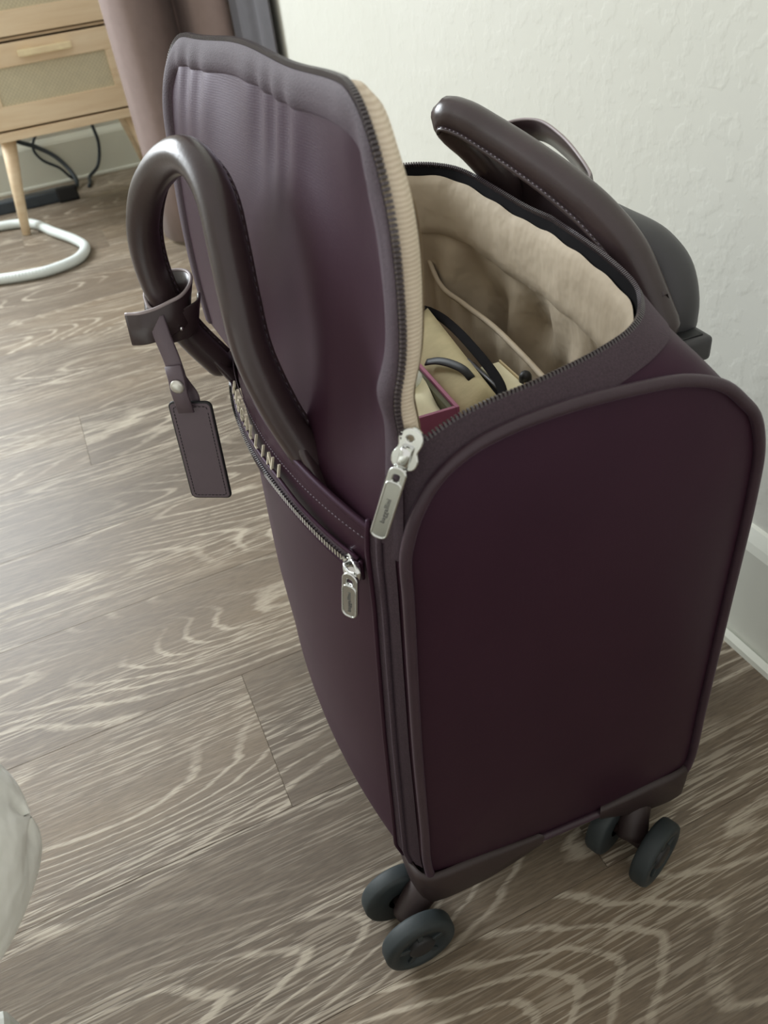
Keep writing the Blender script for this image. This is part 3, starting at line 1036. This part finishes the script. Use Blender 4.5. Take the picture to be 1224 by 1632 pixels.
bh_pts = [(.224, .092, .432), (.2205, .105, .452), (.2175, .120, .470), (.2125, .148, .487), (.206, .180, .4995), (.1975, .215, .511), (.188, .248, .521), (.179, .272, .5285), (.1725, .288, .5295), (.1760, .291, .521), (.189, .281, .506), (.204, .276, .486), (.217, .275, .463), (.224, .276, .438)]
bh = handle('back_handle', bh_pts, .0118, 56, (-.75, -.35, -.6))
for (a, b, w0, w1) in (((.2230, .096, .438), (.227, .088, .414), .012, .034), ((.2220, .276, .445), (.227, .276, .415), .012, .036)):
    a = np.array(a); b = np.array(b); P = np.array([a + (b - a) * t for t in np.linspace(0, 1, 6)])
    mesh_obj('handle_tab', *ribbon(P, (.0, 1, .1), np.linspace(w0, w1, 6), .006), LEATHER, bh)
sp = catmull([(.214, .325, .492), (.226, .322, .4965), (.240, .312, .502), (.250, .292, .504), (.2525, .262, .4985), (.250, .232, .4905), (.243, .205, .484), (.230, .190, .482), (.218, .186, .482)], 60)
bw_ = mesh_obj('handle_wrap', *ribbon(sp, (.42, .35, -.85), .021, .0026), LEATHER, bh)
mesh_obj('wrap_edge_highlight', *tube(sp - unit(np.array([.42, .35, -.85])) * .0102, .0012, 6), EDGE_HIGHLIGHT, bh)  # same painted highlight along the back wrap's edge

# ---- trolley
cyy = np.linspace(.090, .337, 40); top_ = .452 + .040 * np.sin(np.clip((cyy - .09) / .247, 0, 1) * math.pi) ** .8
rows = []
for y_, t_ in zip(cyy, top_):
    rows.append([(.2210, y_, .395), (.2212, y_, t_ - .003), (.2225, y_, t_), (.2255, y_, t_), (.2268, y_, t_ - .003), (.2270, y_, .395)])
mesh_obj('back_collar', *grid(np.array(rows)), LEATHER, bag)
tr = mesh_obj('trolley_grip', *round_tube(catmull([(.247, .114, .418), (.247, .115, .432), (.247, .123, .447), (.247, .140, .455), (.247, .18, .457), (.247, .235, .455), (.247, .252, .447), (.247, .260, .432), (.247, .261, .418)], 60), .0185, 20), GREY_PLASTIC, bag)
tb = mesh_obj('trolley_base', *box((.2305, .082, .402), (.2585, .295, .4185), .003), GREY_PLASTIC, bag, True)
mesh_obj('trolley_socket', *box((.236, .087, .418), (.254, .112, .4195), .0005), BLACK, tb)
mesh_obj('back_plate', *box((.226, .085, .16), (.240, .285, .40), .004), GREY_PLASTIC, bag, False)


# ---- zipper sliders and pulls
def slider_set(prefix, o, up, nrm, L, wd, text, ts):
    up = np.array(up, float); up = unit(up); nrm = np.array(nrm, float); nrm = unit(nrm - up * (nrm @ up)); xd = np.cross(up, nrm)
    M = frame_m(o, xd, up, nrm)
    body = [(-.0050, .0085), (-.0030, .0118), (.0006, .0128), (.0042, .0110), (.0054, .0070), (.0044, .0020), (.0058, -.0020), (.0050, -.0056), (.0030, -.0070), (-.0030, -.0070), (-.0054, -.0050), (-.0058, -.0010), (-.0042, .0030)]
    bp = catmull([(x, y, 0) for x, y in body], 40, True)[:, :2]
    s = mesh_obj(prefix + '_slider', *xform(plate([tuple(p) for p in bp], [circ(.0023, 14, -.0002, .0083)], .0022, .0006), M), SILVER, bag)
    arch = catmull([(0, .0045, .0015), (0, .0035, .0045), (0, .0000, .0052), (0, -.0040, .0044), (0, -.0058, .0020)], 24)
    V_, Q_ = ribbon(arch, (1, 0, 0), .0052, .0014)
    mesh_obj('slider_bridge', [tuple(M @ Vector(v)) for v in V_], Q_, SILVER, s)
    return s, M


def pull(name, top, bottom, nrm, wd, text, ts, parent):
    top = np.array(top); bottom = np.array(bottom); up = unit(top - bottom); L = np.linalg.norm(top - bottom); nrm = np.array(nrm, float); nrm = unit(nrm - up * (nrm @ up)); xd = np.cross(up, nrm)
    M = frame_m((top + bottom) / 2, xd, up, nrm)
    out = rrect(wd, L, min(wd * .45, .004), 6)
    hole = [(x, y + L / 2 - .0052) for x, y in rrect(wd * .55, .0050, wd * .2, 4)]
    p = mesh_obj(name, *xform(plate(out, [hole], .0012, .0006), M), SILVER, parent)
    rim_ = [(x, y - .0035, .0013) for x, y in rrect(wd * .98, L - .008, wd * .35, 5)]
    V_, Q_ = tube(np.array(rim_), .0005, 6, True)
    mesh_obj('raised_edge', [tuple(M @ Vector(v)) for v in V_], Q_, SILVER, parent)
    Mt = M @ Matrix.Translation((0, -.004, .0014)) @ Matrix.Rotation(math.radians(90), 4, 'Z')
    mesh_obj('engraved_letters', *xform(text_mesh(text, ts, .0001), Mt), ENGRAVE, parent, False)
    return p


s1, M1 = slider_set('zipper', (.0205, -.0035, .4625), (.12, .0, .30), (-.55, -.80, .25), 0, 0, '', 0)
pull('zipper_pull', (.0155, -.0062, .4580), (.0015, -.0030, .4205), (-.60, -.75, .10), .0078, 'baggallini', .0034, s1)
pz = front_pt(.030, .375, .004)
s2, M2 = slider_set('pocket_zipper', pz, (.02, 1.0, .10), (-1, -.25, .15), 0, 0, '', 0)
pull('pocket_zipper_pull', pz + np.array((-.0035, -.005, .0015)), pz + np.array((-.0085, -.0075, -.0265)), (-.80, -.60, .05), .0092, 'baggallini', .0032, s2)


# ---- corner guards and casters
def guard(cx, cy, sx, sy, lx, ly):
    """wrapped plastic corner: runs lx along x and ly along y from the corner (cx,cy)"""
    pts = [(cx + sx * lx, cy), (cx + sx * lx * .5, cy - sy * .0015), (cx + sx * .016, cy - sy * .002), (cx + sx * .004, cy + sy * .001), (cx - sx * .001, cy + sy * .013), (cx - sx * .001, cy + sy * ly * .5), (cx, cy + sy * ly)]
    P = catmull([(a, b, 0) for a, b in pts], 40); rows = []
    mid = np.array([cx + sx * .05, cy + sy * .05, 0])
    for i in range(40):
        s = abs(i - 17) / 22; top = .083 - .010 * smooth01(s * 1.1); bot = .040 + .024 * smooth01((s - .25) / .75)
        d = unit(mid - P[i]); row = []
        for k, (t, inn) in enumerate(((0, .010), (0, .003), (.12, .0), (.5, -.001), (.88, -.001), (1, .0005), (1, .004))):
            row.append(P[i] + d * inn + np.array([0, 0, bot + (top - bot) * t]))
        rows.append(row)
    g = mesh_obj('corner_guard', *grid(np.array(rows)), GUARD, bag)
    # foot under the corner that carries the caster
    mesh_obj('caster_mount', *box((min(cx + sx * .002, cx + sx * .058), min(cy + sy * .003, cy + sy * .058), .046), (max(cx + sx * .002, cx + sx * .058), max(cy + sy * .003, cy + sy * .058), .070), .008), GUARD, g)


guard(-.010, -.0045, 1, 1, .105, .10); guard(.231, -.0045, -1, 1, .085, .09); guard(-.010, W + .0045, 1, -1, .105, .10); guard(.231, W + .0045, -1, -1, .085, .09)


def lathe(prof_, n=28):
    """profile [(axial, radius)] revolved about x axis"""
    V_ = np.zeros((n, len(prof_), 3))
    for i in range(n):
        a = 2 * math.pi * i / n
        for j, (x, r) in enumerate(prof_): V_[i, j] = (x, r * math.cos(a), r * math.sin(a))
    return grid(V_, True)


def caster(c, ang, pivot):
    R_ = .0292
    c = np.array(c, float)
    cs = empty('caster', (0, 0, 0)); cs.parent = bag
    a = math.radians(ang); ax = np.array([math.cos(a), math.sin(a), 0]); u = np.array([-ax[1], ax[0], 0])
    for s in (1, -1):
        wdir = ax * s; M = frame_m(c + wdir * .0205, wdir, u, (0, 0, 1))
        tread = lathe([(-.0075, .010), (-.0075, .0255), (-.0065, .0280), (-.004, R_), (.004, R_), (.0065, .0280), (.0075, .0255), (.0070, .0195), (.0045, .0188), (.0045, .0)], 32)
        w = mesh_obj('wheel', *xform(tread, M), RUBBER, cs)
        hb = lathe([(.003, .0112), (.0072, .0108), (.0082, .009), (.0082, .0)], 20)
        mesh_obj('hub', *xform(hb, M), HUB, cs)
        for k in range(5):
            t = 2 * math.pi * k / 5
            M2_ = M @ Matrix.Rotation(t, 4, 'X')
            mesh_obj('spoke', *xform(box((.0035, -.0022, .009), (.0066, .0022, .0195), .0006), M2_), RUBBER, cs)
    mesh_obj('axle', *tube([c - ax * .016, c + ax * .016], .006, 12), GUARD, cs)
    pv = np.array(pivot + (0.049,)); P = catmull([c + np.array((0, 0, -.002)), c * .7 + pv * .3 + np.array([0, 0, .004]), pv * .8 + c * .2 + np.array([0, 0, .004]), pv + np.array([0, 0, .004])], 12)
    mesh_obj('fork', *tube(P, [.0125] * 4 + [.0125 + .0005 * k for k in range(8)], 14, up=ax), GUARD, cs)
    mesh_obj('swivel_ring', *tube([pv + np.array([0, 0, -.008]), pv + np.array([0, 0, .003])], .017, 20), BLACK, cs)


caster((-.0225, .000, .0292), -86, (.012, .016))
caster((.1735, -.0135, .0292), -65, (.196, .018))
caster((.036, W - .045, .0292), -60, (.020, W - .02))
caster((.205, W - .05, .0292), -110, (.196, W - .02))

# ------------------------------------------------------------------ luggage tag
bagM = Matrix.Translation((.085, .272, 0)) @ Matrix.Rotation(math.radians(-4), 4, 'Z')


def child_thing(name, o_local, label, cat):
    e = empty(name, bagM @ Vector(o_local), math.radians(-4)); return tag(e, label, cat)


lt = child_thing('luggage_tag', (-.066, .225, .31), 'purple-brown leather luggage tag hanging from the front handle wrap', 'luggage tag')
org = np.array((-.066, .225, .31))
TAGM = mat('tag_leather', (98, 85, 92), .5, .06, 30, 700, .15, .0004)
tl, trr, br, bl = [np.array(p) for p in [[-0.076, 0.231, 0.3942], [-0.0499, 0.219, 0.3954], [-0.0537, 0.219, 0.3149], [-0.0819, 0.231, 0.3129]]]
up_ = unit((tl + trr) / 2 - (bl + br) / 2); xd_ = unit(trr - tl); xd_ = unit(xd_ - up_ * (xd_ @ up_)); nd_ = np.cross(xd_, up_)
cc = (tl + trr + br + bl) / 4 - org; wd_ = np.linalg.norm(trr - tl); ht_ = np.linalg.norm(tl - bl)
Mt = frame_m(cc, xd_, up_, nd_)
tg = mesh_obj('tag_plate', *xform(plate(rrect(wd_, ht_, .003, 4), [], .0024, .0004), Mt), TAGM, lt)
mesh_obj('tag_edge', *xform(tube(np.array([(x, y, 0) for x, y in rrect(wd_ + .0008, ht_ + .0008, .003, 4)]), .0013, 6, True), Mt), BLACK, tg)
mb = MB(); rr_ = np.array([(x, y, .0018) for x, y in rrect(wd_ - .004, ht_ - .004, .002, 3)]); rr_ = np.concatenate([rr_, rr_[:1]])
sl = np.concatenate([[0], np.cumsum(np.linalg.norm(np.diff(rr_, axis=0), axis=1))])
for k in range(int(sl[-1] / .0028)):
    a, b = [np.array([np.interp(q, sl, rr_[:, d]) for d in range(3)]) for q in (k * .0028, k * .0028 + .0017)]
    mb.add(*tube([a, b], .00028, 4))
o = MB(); o.add(*xform((mb.v, mb.f), Mt)); so_ = o.build('tag_stitching', BLACK, tg); so_['kind'] = 'stuff'
strap = catmull([np.array(p) - org for p in ((-.0672, .2385, .456), (-.0668, .2330, .444), (-.0655, .2275, .428), (-.0655, .2245, .414), (-.0672, .2232, .402), (-.0662, .2225, .391))], 30)
wn = xd_ + nd_ * .1
ts_ = mesh_obj('tag_strap', *ribbon(strap, wn, np.concatenate([np.full(18, .0125), np.linspace(.0125, .0095, 12)]), .0022), TAGM, lt)
strap2 = catmull([np.array(p) - org for p in ((-.0650, .2275, .418), (-.0630, .2300, .410), (-.0608, .2315, .402), (-.0600, .2285, .3945), (-.0640, .2265, .3885))], 20)
mesh_obj('strap_return', *ribbon(strap2, wn, .0105, .0022), TAGM, ts_)
mesh_obj('keeper', *ribbon([strap[14] + nd_ * .0022, strap[18] + nd_ * .003, strap[22] + nd_ * .0026, strap[29] + nd_ * .0022], wn, .0125, .002), TAGM, ts_)
pb = strap[20] + nd_ * .0038
mesh_obj('snap_button', *tube([pb, pb + nd_ * .0010, pb + nd_ * .0020], [.0052, .0050, .0034], 20), mat('nickel_snap', (214, 212, 204), .35, .03, 40, metal=.8), lt)

# ------------------------------------------------------------------ contents
CREAM = mat('cream_paper', (232, 224, 190), .75, .05, 30)
SUEDE = mat('khaki_suede', (182, 170, 134), .95, .10, 60, 300, .2, .001)


def slab(lo, hi, lean=0, bev=.004):
    V_, Q_ = box(lo, hi, bev)
    z1 = hi[2]
    return [(x - lean * (z1 - z), y, z) for x, y, z in V_], Q_


pou = child_thing('suede_pouch', (.11, .175, .20), 'khaki suede pouch with black zipper edge inside the suitcase', 'pouch')
# face leans so that its broad side looks up and to the front
P0 = np.array((.110, .175, .20))
def quadslab(A, B, C, D, th, bev_n=1):
    """closed slab from four corner points (A,B top edge; C,D bottom edge) with thickness along its normal"""
    A, B, C, D = map(np.array, (A, B, C, D)); n_ = unit(np.cross(B - A, D - A))
    nu, nv = 9, 9; T = np.zeros((nu, nv, 3)); U = np.zeros((nu, nv, 3))
    for i in range(nu):
        for j in range(nv):
            a, b = i / (nu - 1), j / (nv - 1); p = (A * (1 - a) + B * a) * (1 - b) + (D * (1 - a) + C * a) * b
            e = 1 - max(abs(2 * a - 1), abs(2 * b - 1)) ** 4
            T[i, j] = p + n_ * th / 2 * (.45 + .55 * e); U[i, j] = p - n_ * th / 2 * (.45 + .55 * e)
    v, f = grid(T); v2, f2 = grid(U); o_ = len(v); v += v2; f += [tuple(k + o_ for k in q[::-1]) for q in f2]
    ring = [(i, 0) for i in range(nu)] + [(nu - 1, j) for j in range(1, nv)] + [(i, nv - 1) for i in range(nu - 2, -1, -1)] + [(0, j) for j in range(nv - 2, 0, -1)]
    for k in range(len(ring)):
        a, b = ring[k], ring[(k + 1) % len(ring)]
        ia, ib = a[0] * nv + a[1], b[0] * nv + b[1]; f.append((ia, ib, o_ + ib, o_ + ia))
    return v, f
A = np.array((.1330, .2500, .4030)) - P0; B = np.array((.1180, .1010, .4060)) - P0; C_ = np.array((.0960, .1010, .3860)) - P0; D_ = np.array((.0985, .2500, .3830)) - P0
mesh_obj('pouch_body', *quadslab(A, B, C_, D_, .018), SUEDE, pou)
zpts = catmull([D_ + (A - D_) * .6 + np.array((-.004, .001, .003)), A + np.array((-.006, .002, .002)), A * .98 + np.array((.002, 0, .003)), (A + B) / 2 + np.array((.006, 0, .004)), B + np.array((.002, .0, .003)), B + np.array((-.004, -.005, .0)), C_ + (B - C_) * .5 + np.array((-.004, -.005, .004))], 50)
mesh_obj('pouch_zipper', *ribbon(zpts, (.8, 0, .6), .0065, .0025), MATTE, pou)
tabp = catmull([np.array(p) - P0 for p in ((.0990, .176, .4030), (.1030, .166, .4075), (.1075, .152, .4105), (.1110, .138, .4110), (.1125, .130, .4080))], 20)
mesh_obj('pouch_tab', *ribbon(tabp, (.55, -.2, .5), .0055, .0016), BLACK, pou)

bx = child_thing('pink_carton', (.062, .158, .30), 'open pink carton of white tissue and small bottles inside the suitcase', 'carton')
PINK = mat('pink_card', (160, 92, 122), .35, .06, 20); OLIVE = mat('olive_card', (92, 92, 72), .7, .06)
O_ = np.array((.062, .158, .30))
for nm, lo, hi in (('carton_wall', (.034, .103, .30), (.0890, .1055, .4085)), ('carton_wall', (.0890, .103, .30), (.0915, .195, .4085)), ('carton_wall', (.034, .1925, .30), (.0890, .195, .4085)), ('carton_wall', (.0315, .103, .30), (.0340, .195, .4085))):
    w = mesh_obj(nm, *box(tuple(np.array(lo) - O_), tuple(np.array(hi) - O_), .0004), PINK, bx, False)
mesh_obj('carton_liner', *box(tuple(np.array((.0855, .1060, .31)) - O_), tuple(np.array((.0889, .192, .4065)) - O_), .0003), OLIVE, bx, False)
tis = np.zeros((20, 20, 3))
for i in range(20):
    for j in range(20):
        x, y = .0342 + .0508 * i / 19, .106 + .086 * j / 19
        tis[i, j] = np.array((x, y, .4035 + .004 * math.sin(x * 230) * math.sin(y * 140) + .003 * math.sin(y * 90 + 1))) - O_
mesh_obj('tissue_filling', *grid(tis), mat('white_tissue', (236, 230, 200), .8, .03), bx)
mesh_obj('bottle_cap', *round_tube([np.array((.076, .158, .400)) - O_, np.array((.079, .152, .407)) - O_], .0075, 14), mat('frosted_cap', (226, 232, 226), .25, .02), bx)

bk = child_thing('notepad', (.135, .128, .25), 'cream notepad wedged upright beside the black sleeve in the suitcase', 'notepad')
O2 = np.array((.135, .128, .25))
mesh_obj('page_block', *slab((-.0065, -.026, .0), (.0075, .024, .152), .02, .0008), CREAM, bk, False)
mesh_obj('cover', *slab((.0078, -.0265, .0), (.0090, .0245, .153), .02, .0003), mat('tan_cover', (196, 178, 140), .6), bk, False)
sv = child_thing('black_sleeve', (.122, .120, .25), 'black zipped sleeve standing beside the khaki pouch', 'sleeve')
mesh_obj('sleeve_body', *slab((-.0045, -.030, .0), (.0035, .036, .156), .02, .002), MATTE, sv, False)
mesh_obj('sleeve_piping', *tube([(-.0005, -.030, .1575), (-.0005, .0, .1585), (-.0005, .036, .1575)], .0012, 6), GREY_PLASTIC, sv)
sv2 = child_thing('black_case', (.098, .098, .27), 'textured black case lying under the khaki pouch beside the carton', 'case')
mesh_obj('case_body', *box((-.003, -.006, .0), (.020, .0035, .1265), .003), mat('black_mesh', (30, 32, 34), .7, .2, 300, 800, .8, .001), sv2, False)
mesh_obj('case_binding', *tube([(-.003, -.006, .127), (.02, -.006, .1275)], .0015, 6), BLACK, sv2)
pn = child_thing('pen', (.1455, .1195, .30), 'small black-capped pen sticking up beside the notepad', 'pen')
mesh_obj('barrel', *tube([(0, 0, 0), (.0, 0, .095)], .003, 10), mat('pale_barrel', (205, 200, 180), .4), pn)
mesh_obj('cap', *round_tube([(0, 0, .095), (0, 0, .105)], .0042, 12), BLACK, pn)
